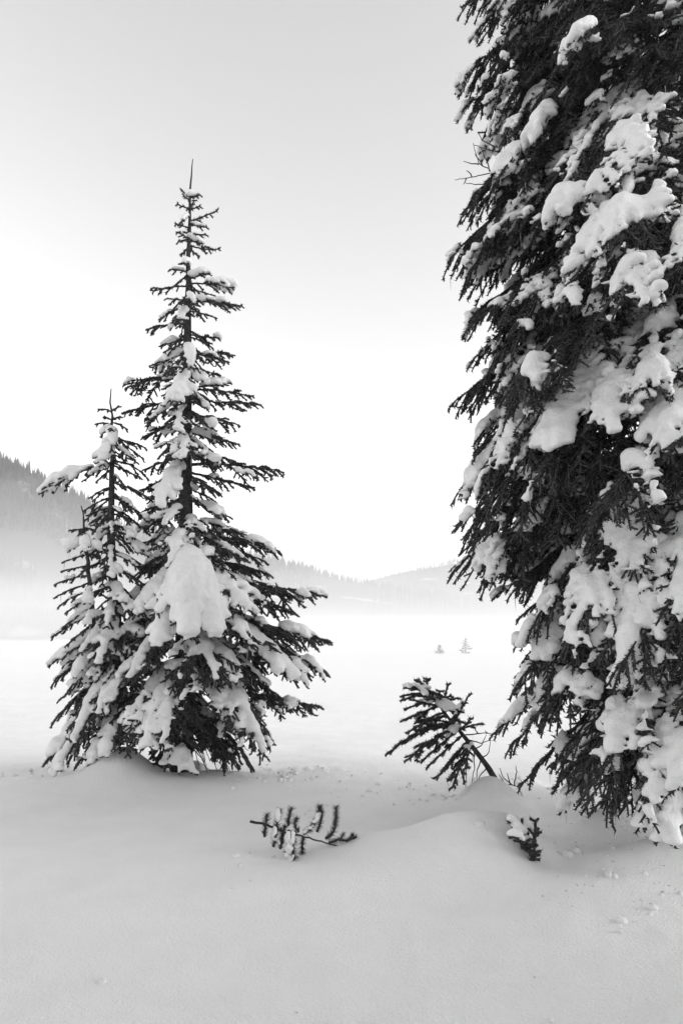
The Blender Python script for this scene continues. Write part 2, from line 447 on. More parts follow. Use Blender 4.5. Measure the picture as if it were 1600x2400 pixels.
    o = build(name, V, nt_ + len(wv) + len(cv), np.vstack([wq, cq + len(wv)]), [BARK, NEEDLE], np.ones(len(nt_), int),
              np.concatenate([np.zeros(len(wq), int), np.ones(len(cq), int)]), parent=tree, origin=origin)
    if label: o['label'] = label
    STAT['tri'] += len(nt_) + 2 * (len(wq) + len(cq))
    # snow
    if snow > 0:
        sP = np.vstack(snowP); sW = np.concatenate(snowW)
        ld = 0.5 + 0.8 * fbm(sP * 3.0, 2, int(r_.integers(0, 9999)))
        thr = 1.0 - snow
        lo = np.clip((ld - thr) / 0.5, 0, 1)
        rad = (0.014 + (ridge + lump) * lo * sW + 0.012 * lo) * r_.uniform(0.8, 1.15, len(sP))
        keep = (lo > 0.03) & (rad > 0.017) & ((sW > 0.21) | (lo > 0.45))
        sP, rad = sP[keep], rad[keep]
        nrm_ = unit(np.cross(np.cross(T_, up + 0 * T_), T_).mean(0)); nrm_ = nrm_ if nrm_[2] > 0 else -nrm_
        off = unit(0.45 * up + 0.8 * nrm_)         # snow lies on the upper face of the spray
        Cn = sP + off * (rad * 0.36 + 0.012)[:, None]
        if pillow > 0:
            tt = np.linspace(0.28, 0.97, max(4, int(L / 0.07))); Pm = np.stack([np.interp(tt, t, M[:, k]) for k in range(3)], 1)
            pr = pillow * (0.55 + 0.45 * np.sin(np.pi * np.clip(tt, 0, 1) ** 0.8)) * r_.uniform(0.85, 1.15, len(tt))
            extra = Pm + off * (pr * 0.36)[:, None]
            Cn = np.vstack([Cn, extra]); rad = np.concatenate([rad, pr])
            # wider mantle on the side shoots
            LPs = np.stack(LP, 1); m1 = LPs[:, 1:3].reshape(-1, 3); rr = np.tile([mantle, mantle * 0.65], len(ll)) * np.repeat(pillow * np.clip(ll / 0.3, 0.3, 1) * r_.uniform(0.35, 1.1, len(ll)), 2)
            kk = rr > 0.02
            Cn = np.vstack([Cn, (m1 + off * (rr * 0.36)[:, None])[kk]]); rad = np.concatenate([rad, rr[kk]])
        sm = snow_mesh(Cn, rad, h, int(r_.integers(0, 9999)))
        if sm:
            for sv, sq in lumps(*sm, least=int(45 * (0.026 / h) ** 2)):
                build('snow', sv, None, sq, [SNOW], parent=o, origin=origin)
    if icicles:
        tp = np.vstack(tips); pick = r_.choice(len(tp), min(icicles, len(tp)), replace=False)
        for i in pick: icicle(o, tp[i] - up * 0.01, float(r_.uniform(0.05, 0.17)), origin, r_)
    return o

def trunk(tree, pts, radii, sides=9, name='trunk', m=None, seed=1):
    origin = np.array(tree.location); pts = np.asarray(pts, float); radii = np.asarray(radii, float)
    V = []; 
    for i, (p, r0) in enumerate(zip(pts, radii)):
        for j in range(sides):
            a = 2 * math.pi * j / sides
            w = 1 + 0.12 * float(vnoise(np.array([j * 1.7, p[2] * 4.0, seed])))
            V.append(p + r0 * w * np.array([math.cos(a), math.sin(a), 0]))
    Q = [(i * sides + j, i * sides + (j + 1) % sides, (i + 1) * sides + (j + 1) % sides, (i + 1) * sides + j) for i in range(len(pts) - 1) for j in range(sides)]
    V.append(pts[-1] + np.array([0, 0, radii[-1]])); n = len(V) - 1; i = (len(pts) - 1) * sides
    T = [(i + j, i + (j + 1) % sides, n) for j in range(sides)]
    return build(name, V, T, Q, [m or BARK], parent=tree, origin=origin)
def resample(pts, rad, n):
    pts = np.asarray(pts, float); t = np.linspace(0, 1, len(pts)); u = np.linspace(0, 1, n)
    return np.stack([np.interp(u, t, pts[:, k]) for k in range(3)], 1), np.interp(u, t, rad)

# ------------------------------------------------------------------ the three firs on the left
class Fir:
    def __init__(s, name, label, Y, line, rad, group=None, seed=1):
        """line: trunk as photograph pixels, foot first, standing on the plane y = Y"""
        s.Y = Y; s.r = np.random.default_rng(seed)
        s.pts = np.array([unproj(px, py, Y) for px, py in line]); s.line = line
        foot = s.pts[0]
        s.tree = empty(name, foot, label, 'tree', group)
        p, q = resample(s.pts, rad, 26)
        p[1:-1] += s.r.normal(size=(24, 3)) * 0.006
        s.trunk = trunk(s.tree, p, q, seed=seed)
    def at_row(s, py):
        z = [p[1] for p in s.line][::-1]; xs = [p[0] for p in s.line][::-1]
        return unproj(np.interp(py, z, xs), py, s.Y)
    def add(s, base_py, px, py, dy=0.0, **kw):
        A = s.at_row(base_py); B = unproj(px, py, s.Y + dy)
        return bough(s.tree, A, B, s.r, **kw)

def left_trees():
    k = dict(h=0.026)
    F = Fir('fir_tree', 'tallest snow-laden fir of the left cluster, with bare pointed leader', 9.0,
            [(425, 1835), (432, 1600), (436, 1300), (437, 1000), (441, 700), (444, 520), (446, 440), (452, 373)],
            [0.15, 0.13, 0.10, 0.072, 0.042, 0.022, 0.014, 0.006], 'firs of the left cluster', 11)
    A = F.add
    # crown tip: short upswept shoots
    for b_, x, y in ((462, 468, 456), (462, 425, 445), (470, 430, 458), (490, 417, 479), (490, 469, 483), (488, 455, 470), (520, 510, 492), (535, 413, 525), (525, 484, 532), (545, 420, 545), (545, 482, 550), (560, 419, 566), (575, 512, 583), (580, 428, 594), (578, 466, 601), (560, 470, 570)):
        A(b_, x, y, float(F.r.uniform(-0.15, 0.15)), width=0.36, arch=-0.08, bare=0.05, snow=0.3, sub=True, fine=1.7, needle_len=0.034, **k)
    for b_, x, y, dy, sn, pl in (
        (505, 425, 522, -0.16, .6, .075), (560, 420, 545, -0.15, .6, .05),
        (640, 399, 632, -.1, .6, .075), (625, 432, 618, -.3, .3, 0), (650, 544, 674, 0, .3, 0), (655, 490, 642, -.1, .5, .055), (672, 359, 683, .05, .55, .045), (690, 392, 700, -.2, .3, 0), (665, 504, 693, .1, .2, 0),
        (690, 567, 717, 0, .25, 0), (690, 455, 712, -.45, .7, .10), (715, 377, 748, .05, .5, .05), (715, 504, 744, .15, .15, 0), (735, 418, 758, -.5, .75, .11),
        (745, 346, 772, 0, .4, 0), (770, 513, 793, 0, .2, 0), (780, 379, 813, .1, .15, 0), (775, 497, 815, .1, .15, 0), (790, 388, 824, -.2, .15, 0), (790, 468, 826, -.25, .15, 0),
        (812, 535, 849, 0, .3, 0), (815, 448, 862, -.55, .85, .14), (825, 357, 862, .05, .55, .07), (820, 545, 832, .2, .3, .03), (845, 520, 884, .1, .2, 0), (845, 400, 880, -.3, .4, .05),
        (1050, 340, 1100, .1, .3, 0), (1100, 335, 1150, .15, .3, 0), (1150, 330, 1210, .1, .35, 0), (1220, 325, 1280, .1, .3, 0), (1260, 315, 1350, 0, .4, .04), (1340, 280, 1420, 0, .5, .05), (1400, 300, 1480, .1, .4, 0),
        (890, 297, 911, 0, .55, .05), (895, 540, 898, .1, .35, 0), (900, 593, 929, 0, .35, .04), (880, 410, 940, -.65, .9, .15), (920, 460, 945, -.4, .3, 0),
        (930, 613, 949, 0, .3, 0), (940, 292, 970, .1, .55, .05), (930, 350, 985, -.45, .85, .11), (960, 558, 996, .1, .25, 0), (955, 415, 1010, -.6, .7, .08), (965, 470, 990, -.5, .5, .05),
        (985, 334, 1025, -.1, .55, .07), (1000, 558, 1041, 0, .3, 0), (1025, 395, 1070, -.6, .85, .10), (1025, 430, 1075, -.65, .85, .10), (1020, 505, 1080, -.3, .75, .09), (1045, 551, 1081, .1, .35, 0), (1040, 470, 1075, -.2, .3, 0),
        (1075, 664, 1108, 0, .3, 0), (1090, 596, 1144, .1, .2, 0), (1085, 372, 1190, -.75, .95, .17), (1110, 518, 1158, -.1, .15, 0), (1130, 504, 1175, .15, .1, 0), (1120, 350, 1170, .2, .4, 0),
        (1170, 539, 1212, 0, .5, .04), (1190, 380, 1245, -.6, .8, .10), (1200, 579, 1255, .1, .3, 0), (1190, 345, 1240, .1, .5, .04), (1210, 450, 1260, -.5, .5, .05),
        (1240, 657, 1293, 0, .35, 0), (1235, 570, 1310, -.3, .7, .09), (1260, 624, 1318, .1, .3, 0), (1250, 500, 1330, -.5, .6, .06), (1250, 400, 1320, -.85, .9, .14), (1270, 330, 1330, -.2, .4, .05),
        (1300, 636, 1349, .1, .3, 0), (1320, 756, 1395, 0, .3, 0), (1340, 690, 1436, .1, .45, .05), (1310, 580, 1430, -.7, .9, .15), (1330, 640, 1390, -.2, .6, .06), (1360, 659, 1495, .15, .4, 0),
        (1310, 440, 1500, -1.35, 1.0, .25), (1320, 370, 1510, -1.15, 1.0, .20), (1320, 505, 1490, -1.15, 1.0, .20), (1330, 320, 1440, -.6, .85, .12), (1330, 430, 1420, -1.0, 1.0, .24),
        (1400, 590, 1520, -.9, .9, .12), (1420, 775, 1503, 0, .35, 0), (1440, 765, 1576, -.1, .6, .06), (1430, 690, 1590, -.5, .85, .12), (1450, 620, 1600, -.4, .8, .10), (1470, 728, 1585, .2, .3, 0),
        (1500, 652, 1630, .1, .3, 0), (1590, 749, 1658, .2, .2, 0), (1480, 510, 1600, -1.1, .85, .11), (1500, 460, 1620, -1.0, .7, .09), (1480, 560, 1590, -.8, .8, .10),
        (1540, 622, 1775, -.7, .95, .15), (1530, 590, 1720, -.6, .8, .10), (1560, 640, 1740, -.2, .6, .06), (1620, 596, 1805, .1, .1, 0), (1640, 560, 1795, -.2, .1, 0), (1600, 530, 1770, -.3, .1, 0),
        (1540, 345, 1750, -1.1, 1.0, .16), (1540, 300, 1700, -.9, .9, .12), (1560, 390, 1730, -1.1, .8, .10), (1500, 250, 1640, -.7, .95, .15), (1430, 300, 1600, -.8, .9, .14), (1600, 430, 1800, -.7, .4, .05), (1660, 390, 1800, -.5, .3, .04),
        (1400, 170, 1610, -.3, .95, .14), (1380, 250, 1530, -.5, .9, .13),
    ):
        base = b_ + (14 if sn < .5 and dy > -.3 else 0)
        long_ = abs(x - 437) > 150
        wide = 0.34 if long_ else 0.46
        if sn < .6: sn *= 0.8
        elif y < 1230: sn = sn * 0.52
        elif pl < .17: sn *= 0.67
        wide = 0.34 if long_ else 0.3 if pl >= .17 else 0.46
        pl *= 0.55 if y < 1230 else (0.58 if pl < .17 else 0.75)
        A(base, x, y, dy, width=wide, arch=0.06 if dy > -0.5 else 0.22, snow=sn, pillow=pl, droop=0.3,
          icicles=int(F.r.integers(0, 3)) if py_ok(y) else 0, **k)
    # boughs on the far side
    for i in range(34):
        py = 620 + i * 35 + F.r.uniform(-12, 12); f = (py - 420) / 1300
        side = F.r.uniform(-1, 1); A(py, 437 + side * 190 * f, py + 40 + 50 * f, 0.25 + 0.75 * f * F.r.random(), snow=0.3, width=0.4, **k)

    for i in range(44):
        py = 640 + i * 25 + F.r.uniform(-8, 8); f = (py - 420) / 1300; sd_ = 1 if i % 2 else -1
        A(py, 439 + sd_ * (20 + 100 * f * F.r.uniform(.5, 1)), py + 22 + 30 * f, F.r.uniform(-.7, .1) * f, snow=0.33, width=0.5, bare=0.1, **k)

    G = Fir('fir_tree', 'middle-height fir of the left cluster, partly hidden by the tallest fir', 8.8,
            [(222, 1812), (262, 1735), (288, 1680), (280, 1560), (268, 1400), (259, 1240), (264, 1118), (262, 1010), (261, 911)],
            [0.10, 0.09, 0.08, 0.07, 0.06, 0.045, 0.034, 0.02, 0.006], 'firs of the left cluster', 23)
    A = G.add
    for b_, x, y, dy, sn, pl in (
        (966, 234, 960, 0, .1, 0), (964, 279, 953, 0, .1, 0), (985, 246, 978, -.05, .3, 0), (985, 280, 977, 0, .3, 0), (995, 230, 993, 0, .3, 0), (990, 296, 1005, .05, .3, 0), (1000, 262, 1008, -.2, .4, .04),
        (1080, 345, 1120, .1, .3, 0), (1130, 355, 1170, .05, .4, .03), (1160, 340, 1215, -.1, .5, .05), (1205, 352, 1255, .1, .3, 0), (1250, 345, 1300, 0, .45, .05), (1290, 355, 1345, .1, .3, 0), (1330, 350, 1385, -.1, .5, .05), (1020, 335, 1075, .1, .3, 0),
        (1015, 262, 1055, -.3, .9, .115), (1040, 240, 1090, -.35, .9, .12), (1030, 341, 1050, .05, .4, .04), (1020, 300, 1040, .1, .3, 0), (1045, 320, 1085, -.2, .7, .08), (1060, 225, 1080, .1, .3, 0),
        (1090, 98, 1156, -.1, .95, .075), (1085, 200, 1125, -.3, .9, .10), (1090, 330, 1120, 0, .4, .04), (1110, 290, 1140, -.3, .5, .05),
        (1140, 214, 1166, 0, .3, 0), (1165, 199, 1197, 0, .3, 0), (1190, 206, 1215, .1, .2, 0), (1165, 325, 1200, -.1, .6, .06), (1200, 220, 1245, -.1, .4, .04), (1190, 300, 1225, -.25, .6, .06),
        (1240, 222, 1265, .1, .3, 0), (1225, 262, 1260, -.35, .7, .07), (1250, 310, 1290, 0, .4, 0), (1290, 225, 1300, .1, .2, 0), (1270, 260, 1350, -.4, .8, .08), (1300, 330, 1340, -.1, .6, .07), (1320, 240, 1370, -.3, .5, .06),
        (1370, 215, 1400, 0, .4, 0), (1380, 290, 1410, -.4, .8, .09), (1400, 220, 1440, .1, .3, 0), (1410, 250, 1470, -.5, .85, .09), (1400, 330, 1440, -.4, .7, .08),
        (1440, 190, 1530, -.5, .9, .12), (1450, 230, 1560, -.6, .95, .13), (1480, 150, 1560, -.1, .9, .10), (1500, 121, 1609, 0, .9, .10), (1520, 160, 1620, -.4, .9, .11),
        (1560, 121, 1698, 0, .5, .05), (1540, 173, 1735, -.6, .95, .14), (1570, 230, 1680, -.6, .9, .11), (1600, 102, 1795, -.2, .95, .12), (1630, 126, 1815, -.5, .95, .13), (1610, 200, 1720, -.4, .8, .10),
        (1680, 178, 1795, -.1, .2, 0), (1650, 215, 1790, -.5, .8, .09), (1640, 160, 1790, -.3, .85, .10), (1660, 245, 1770, -.6, .6, .06), (1620, 300, 1770, -.6, .5, .05), (1660, 310, 1740, -.2, .4, .05), (1640, 150, 1730, .2, .6, .06),
    ):
        A(b_, x, y, dy, width=0.38 if abs(x - 262) < 100 else 0.29, arch=0.14, snow=sn * .62, pillow=pl * .55, droop=0.3, icicles=int(G.r.integers(0, 3)) if abs(x - 262) > 90 else 0, **k)
    for i in range(18):
        py = 1040 + i * 38; f = (py - 920) / 800
        A(py, 262 + G.r.uniform(-1, 1) * 130 * f, py + 40, 0.2 + 0.6 * f * G.r.random(), snow=0.3, width=0.4, **k)

    for i in range(40):
        py = 1000 + i * 17 + G.r.uniform(-8, 8); f = (py - 900) / 700; sd_ = 1 if i % 2 else -1
        A(py, 262 + sd_ * (18 + 70 * f * G.r.uniform(.5, 1)), py + 22 + 20 * f, G.r.uniform(-.45, .15) * f, snow=0.35, width=0.5, bare=0.1, **k)

    H = Fir('fir_tree', 'smallest fir at the left edge of the cluster, thin stem and tiered boughs', 8.6,
            [(262, 1815), (246, 1690), (226, 1560), (216, 1430), (207, 1320), (200, 1265), (191, 1186)],
            [0.045, 0.042, 0.037, 0.032, 0.024, 0.018, 0.006], 'firs of the left cluster', 31)
    A = H.add
    for b_, x, y, dy, sn, pl in (
        (1240, 168, 1243, 0, .4, .02), (1238, 218, 1241, 0, .4, .02), (1242, 190, 1252, -.15, .3, 0),
        (1268, 166, 1287, -.1, .95, .055), (1268, 226, 1285, -.1, .95, .055), (1268, 196, 1290, -.25, .9, .06),
        (1300, 152, 1316, 0, .8, .04), (1300, 230, 1304, .1, .2, 0), (1325, 147, 1339, 0, .6, .03), (1325, 192, 1345, -.25, .5, .03), (1330, 236, 1320, .1, .2, 0),
        (1350, 133, 1368, 0, .5, .02), (1365, 133, 1398, 0, .6, .03), (1385, 140, 1420, -.1, .6, .04), (1375, 205, 1410, -.25, .8, .06), (1390, 250, 1400, .1, .3, 0),
        (1400, 158, 1435, -.15, .85, .06), (1420, 150, 1470, -.1, .8, .06), (1440, 124, 1493, 0, .7, .05), (1440, 205, 1460, -.3, .85, .07), (1460, 160, 1510, -.2, .5, .03), (1450, 260, 1450, .1, .3, 0),
        (1490, 150, 1540, -.1, .8, .07), (1500, 117, 1560, 0, .9, .07), (1520, 180, 1580, -.2, .6, .05), (1560, 140, 1640, -.1, .6, .05), (1600, 190, 1660, 0, .4, .03),
    ):
        A(b_, x, y, dy, width=0.28, arch=0.06, snow=sn * .8, pillow=pl * .7, droop=0.35, bare=0.12, icicles=int(H.r.integers(0, 2)), **k)
def py_ok(y): return y > 900
left_trees()

# ------------------------------------------------------------------ the large fir on the right
def right_tree():
    r_ = np.random.default_rng(77)
    TX, TY = 3.75, 6.7
    foot = np.array([TX, TY, -0.15])
    tree = empty('fir_tree', foot, 'huge dark fir filling the right side, boughs bowed under thick snow', 'tree')
    zz = np.linspace(-0.15, 15.5, 30); pts = np.stack([TX + 0.03 * np.sin(zz), TY + 0.02 * np.cos(zz * 1.3), zz], 1)
    trunk(tree, pts, 0.30 * (1 - zz / 16.2) ** 0.9 + 0.01, 12, seed=5)
    def at_z(z): return np.array([TX, TY, z])
    k = dict(needle_len=0.032, core=0.012, mantle=0.42, ang=(0.38, 0.85))
    # outline against the sky: tips as read from the photograph, at about the depth of the trunk
    tips = [(1088, 15, .3), (1120, 60, -.2), (1075, 190, 0), (1090, 250, .2), (1150, 235, -.3), (1160, 300, .2), (1135, 345, .4), (1090, 490, .1), (1110, 455, -.3), (1053, 603, 0), (1140, 560, -.4),
            (1098, 650, .1), (1100, 745, .2), (1150, 720, -.4), (1110, 840, .3), (1075, 935, 0), (1160, 900, -.3), (1170, 935, .4), (1125, 1020, .3), (1110, 1060, .1), (1085, 1140, 0), (1130, 1110, -.3), (1150, 1200, -.2), (1128, 1300, 0), (1140, 1350, .2), (1155, 1400, .3), (1210, 1380, -.3),
            (1208, 1455, 0), (1206, 1512, .1), (1215, 1580, .1), (1230, 1650, 0), (1190, 1760, -.1), (1150, 1725, .1), (1215, 1850, -.2), (1290, 1800, -.4), (1320, 1900, -.5)]
    for px, py, dy in tips:
        B = unproj(px, py, TY + dy); L = math.hypot(B[0] - TX, B[1] - TY)
        rise = (0.66 + r_.uniform(-0.08, 0.08)) * L
        zt = max(B[2] + rise, 0.35)
        bough(tree, at_z(zt), B, r_, arch=0.10, width=0.30 if py < 1400 else 0.17, droop=0.5 if py < 1400 else 0.35, dens=0.8, snow=0.55 + r_.uniform(-.12, .2), pillow=0.035 if r_.random() < .5 else 0.0, fine=0.82, h=0.029, bare=0.3,
              icicles=int(r_.integers(3, 8)), ridge=0.036, **k)
    # boughs turned towards the viewer, heavily loaded
    lev = 0
    zt = 0.38
    while zt < 8.8:
        R0 = 2.75 - 0.10 * max(0, zt - 2) if zt > 1 else 2.4
        for az in np.array([16, 38, 60, 84]) + r_.uniform(-10, 10, 4) + (9 if lev % 2 else -4):
            L = R0 * r_.uniform(0.82, 1.05)
            a = R(az)
            if az > 45: L *= 0.80
            if zt < 1.6: L = min(L, (1.25 + 0.25 * zt) / max(0.3, math.sin(a)))
            B = np.array([TX - L * math.cos(a), TY - L * math.sin(a), zt + r_.uniform(-0.2, 0.2)])
            # leave out what could never be in view
            u = B - CAM; xs = 800 + FPX * u[0] / (u[1] * cp + u[2] * sp)
            if xs > 1800: continue
            ys = 1200 - FPX * (u[2] * cp - u[1] * sp) / (u[1] * cp + u[2] * sp)
            if ys > 1330 and xs < 1300: L *= 0.8; B = np.array([TX - L * math.cos(a), TY - L * math.sin(a), B[2]])
            mid = (B * 0.65 + at_z(B[2] + 0.74 * L) * 0.35) - CAM; dd_ = mid[1] * cp + mid[2] * sp
            mx, my = 800 + FPX * mid[0] / dd_, 1200 - FPX * (mid[2] * cp - mid[1] * sp) / dd_
            if 230 < my < 760 and mx > 1320: L *= 0.78; B = np.array([TX - L * math.cos(a), TY - L * math.sin(a), B[2]])
            s = (0.40 if my > 330 else 0.15) + r_.uniform(-.1, .12)
            bough(tree, at_z(B[2] + (0.74 + r_.uniform(-.08, .08)) * L), B, r_, arch=0.14, width=0.34, droop=0.5, dens=0.72, snow=s, pillow=0.02, fine=0.78, h=0.029, bare=0.3,
                  icicles=int(r_.integers(0, 3)), ridge=0.042, lump=0.012, **k)
        zt += 0.52; lev += 1
    # the heavily loaded boughs that catch the light, each where the photograph shows its sweep of snow
    for px, py, Y_, sn, pl, rs in ((1440, 575, 5.3, 1.0, .11, .8), (1300, 490, 5.8, .95, .085, .75), (1395, 440, 5.6, .9, .07, .75), (1468, 700, 5.2, .85, .06, .7), (1225, 775, 6.1, .8, .06, .7), (1330, 690, 5.8, .7, .04, .7),
            (1285, 1025, 5.7, 1.0, .085, .8), (1205, 1100, 6.1, .85, .06, .7), (1400, 985, 5.4, .95, .075, .75), (1505, 915, 5.2, .95, .07, .7), (1590, 640, 5.05, .9, .07, .7), (1560, 1060, 5.1, .6, .03, .7),
            (1335, 1510, 5.5, 1.0, .095, .85), (1470, 1560, 5.2, 1.0, .09, .8), (1590, 1480, 5.0, .95, .08, .75), (1410, 1420, 5.5, .9, .07, .8), (1215, 1615, 6.2, .8, .05, .6), (1270, 1690, 5.95, .75, .045, .6), (1240, 1480, 6.1, .75, .05, .7), (1160, 1330, 6.4, .7, .04, .65),
            (1425, 1790, 5.35, .9, .065, .6), (1555, 1930, 5.1, .95, .07, .65), (1475, 1885, 5.4, .8, .05, .55), (1600, 1830, 5.0, .9, .065, .6), (1165, 415, 6.3, .75, .06, .65), (1095, 645, 6.5, .7, .045, .6), (1240, 330, 6.1, .75, .05, .65), (1180, 130, 6.3, .6, .04, .6), (1150, 860, 6.4, .6, .03, .65), (1130, 1130, 6.4, .7, .045, .65)):
        if py < 800 and px > 1280: Y_ -= 0.3; rs += 0.08; sn *= 0.9
        if py > 1200: sn *= 0.76; pl *= 0.5
        else: sn *= 0.82; pl *= 0.68
        B = unproj(px, py, Y_); L = math.hypot(B[0] - TX, B[1] - TY)
        bough(tree, at_z(max(0.5, B[2] + (rs + 0.25 if B[2] > 1.2 else rs) * L)), B, r_, arch=0.2, width=0.32, droop=0.45, dens=0.75, snow=sn, pillow=pl, fine=0.8, h=0.028, bare=0.25, icicles=2, ridge=0.05, lump=0.008, **k)
    for i in range(22):                      # dense dark inner boughs high up
        z0 = 5.2 + i * 0.27; L = r_.uniform(1.3, 1.9); a = R(r_.uniform(-60, 125))
        B = np.array([TX - L * math.cos(a), TY - L * math.sin(a), z0 - 0.55 * L])
        bough(tree, at_z(z0), B, r_, arch=0.12, width=0.5, droop=0.4, dens=0.7, snow=0, fine=0.6, bare=0.08, **k)
    # far side and upper crown, coarser
    for i in range(76):
        z0 = 0.8 + i * 0.19; L = 2.7 * (1 - max(0, z0 - 3) / 13.5) * r_.uniform(0.8, 1.05) * (0.74 if z0 < 3.4 else 1); a = R(r_.uniform(-135, 0) if z0 < 10.5 else r_.uniform(-90, 270))
        B = np.array([TX - L * math.cos(a), TY - L * math.sin(a), z0 - 0.42 * L])
        bough(tree, at_z(z0), B, r_, arch=0.12, width=0.34, droop=0.4, dens=0.55, snow=0.25, fine=0.38, h=0.06, bare=0.2, **k)
    for i in range(26):                      # the side turned away from the picture
        z0 = 1.2 + i * 0.36; L = 2.5 * (1 - max(0, z0 - 3) / 13.5); a = R(95 + (i * 67) % 150)
        B = np.array([TX - L * math.cos(a), TY - L * math.sin(a), z0 - 0.42 * L])
        bough(tree, at_z(z0), B, r_, arch=0.12, width=0.34, droop=0.4, dens=0.5, snow=0.3, fine=0.35, h=0.07, bare=0.2, **k)
    return tree
BIG = right_tree()
def copy_tree(root, loc, rz, sc, label, group):
    # the forest edge the viewer stands against: copies of the large fir, each bough and its snow copied too
    c = root.copy(); scene.collection.objects.link(c)
    c.location = loc; c.rotation_euler = (0, 0, rz); c.scale = (sc, sc, sc); c['label'] = label; c['group'] = group
    for ch in list(root.children):
        d = ch.copy(); scene.collection.objects.link(d); d.parent = c
        for g in ch.children:
            if g.name.startswith('icicle'): continue
            e = g.copy(); scene.collection.objects.link(e); e.parent = d
for loc, rz, sc, label in (((6.4, 1.3, -0.1), 2.2, 0.95, 'tall snowy fir of the forest edge just right of the viewer'),
                           ((3.2, -6.0, -0.1), 3.9, 1.05, 'tall snowy fir of the forest edge behind the viewer to the right'),
                           ((-2.6, -5.2, -0.1), 4.6, 0.9, 'tall snowy fir of the forest edge straight behind the viewer'),
                           ((-7.6, -2.6, -0.1), 5.4, 1.0, 'tall snowy fir of the forest edge behind the viewer to the left')):
    copy_tree(BIG, loc, rz, sc, label, 'firs of the forest edge outside the view')

# ------------------------------------------------------------------ small growth in the snow
def shoot(tree, pts, r_, thick=1.0, snow=0.0, srad=0.022, name='shoot', wood=0.006, brush=True, m=None, srange=(0.0, 1.0)):
    """a single brushy shoot (or a bare twig) along a bent line; its snow is a sub-part"""
    origin = np.array(tree.location); pts = np.asarray(pts, float)
    n = max(4, int(np.linalg.norm(np.diff(pts, axis=0), axis=1).sum() / 0.03))
    P, _ = resample(pts, np.zeros(len(pts)), n); P += np.sin(np.linspace(0, 3.1, n))[:, None] * r_.normal(size=3) * (0.016 if brush else 0.006); P[1:-1] += r_.normal(size=(n - 2, 3)) * 0.003
    rr = np.linspace(wood, wood * 0.4, n)
    wv, wq = tubes(P[:-1], P[1:], rr[:-1], rr[1:], 5)
    if brush:
        cv, cq = tubes(P[:-1], P[1:], np.linspace(0.008, 0.005, n - 1) * thick, np.linspace(0.0075, 0.0045, n - 1) * thick, 4)
        nv, nt_ = needles(r_, P[:-1], P[1:], 1500, 0.034 * thick, 0.0042)
        o = build(name, np.vstack([wv, cv, nv]), nt_ + len(wv) + len(cv), np.vstack([wq, cq + len(wv)]), [m or BARK, NEEDLE], np.ones(len(nt_), int),
                  np.concatenate([np.zeros(len(wq), int), np.ones(len(cq), int)]), parent=tree, origin=origin)
    else:
        o = build(name, wv, None, wq, [m or BARK], parent=tree, origin=origin)
    if snow > 0:
        i0, i1 = int(srange[0] * (n - 1)), int(srange[1] * (n - 1)) + 1
        S = np.repeat(P[i0:i1], 4, 0) + r_.normal(size=(4 * (i1 - i0), 3)) * 0.007 + (r_.random((4 * (i1 - i0), 1)) * (P[min(1, n - 1)] - P[0]))
        rad = srad * r_.uniform(0.45, 1.15, len(S)) * (0.5 + 0.5 * snow) * (0.75 + 0.6 * vnoise(S * 22, int(r_.integers(0, 999))))
        sm = snow_mesh(S + np.array([-0.008, -0.016, 0.010]), rad, 0.011, 5, bumpy=0.25, flat=0.9)
        for sv, sq in (lumps(*sm) if sm else ()): build('snow', sv, None, sq, [SNOW], parent=o, origin=origin)
    return o

def dead_twigs():
    r_ = np.random.default_rng(51)
    trees = [o for o in scene.objects if o.get('category') == 'tree']
    main, big = trees[0], trees[3]
    for i in range(26):
        x0, y0 = 438 + r_.uniform(-4, 10), r_.uniform(1590, 1760); x1 = 470 + r_.uniform(0, 120) * (1 if i % 5 else -1.2); y1 = min(1812, y0 + r_.uniform(70, 190)); dy = r_.uniform(-.5, .4)
        A_, B_ = unproj(x0, y0, 9.0), unproj(x1, y1, 9.0 + dy); C_ = (A_ + B_) / 2 + np.array([0, 0, 0.12])
        o = shoot(main, bez(A_, C_, B_, np.linspace(0, 1, 6)), r_, brush=False, name='bare_twig', wood=0.009, m=DEAD)
    for pts in ([(1200, 395), (1150, 405), (1105, 415), (1065, 422)], [(1190, 420), (1150, 402), (1122, 385), (1108, 335)], [(1122, 385), (1085, 378)], [(1130, 388), (1112, 360)], [(1150, 405), (1142, 372), (1125, 345)], [(1105, 415), (1092, 400)], [(1092, 418), (1085, 432)], [(1180, 430), (1120, 432), (1090, 428)], [(1160, 345), (1130, 330), (1118, 310)], [(1220, 365), (1150, 352), (1110, 340)]):
        d = r_.uniform(-.1, .2); shoot(big, [unproj(x, y, 6.75 + d) for x, y in pts], r_, brush=False, name='bare_twig', wood=0.008, m=DEAD)
dead_twigs()

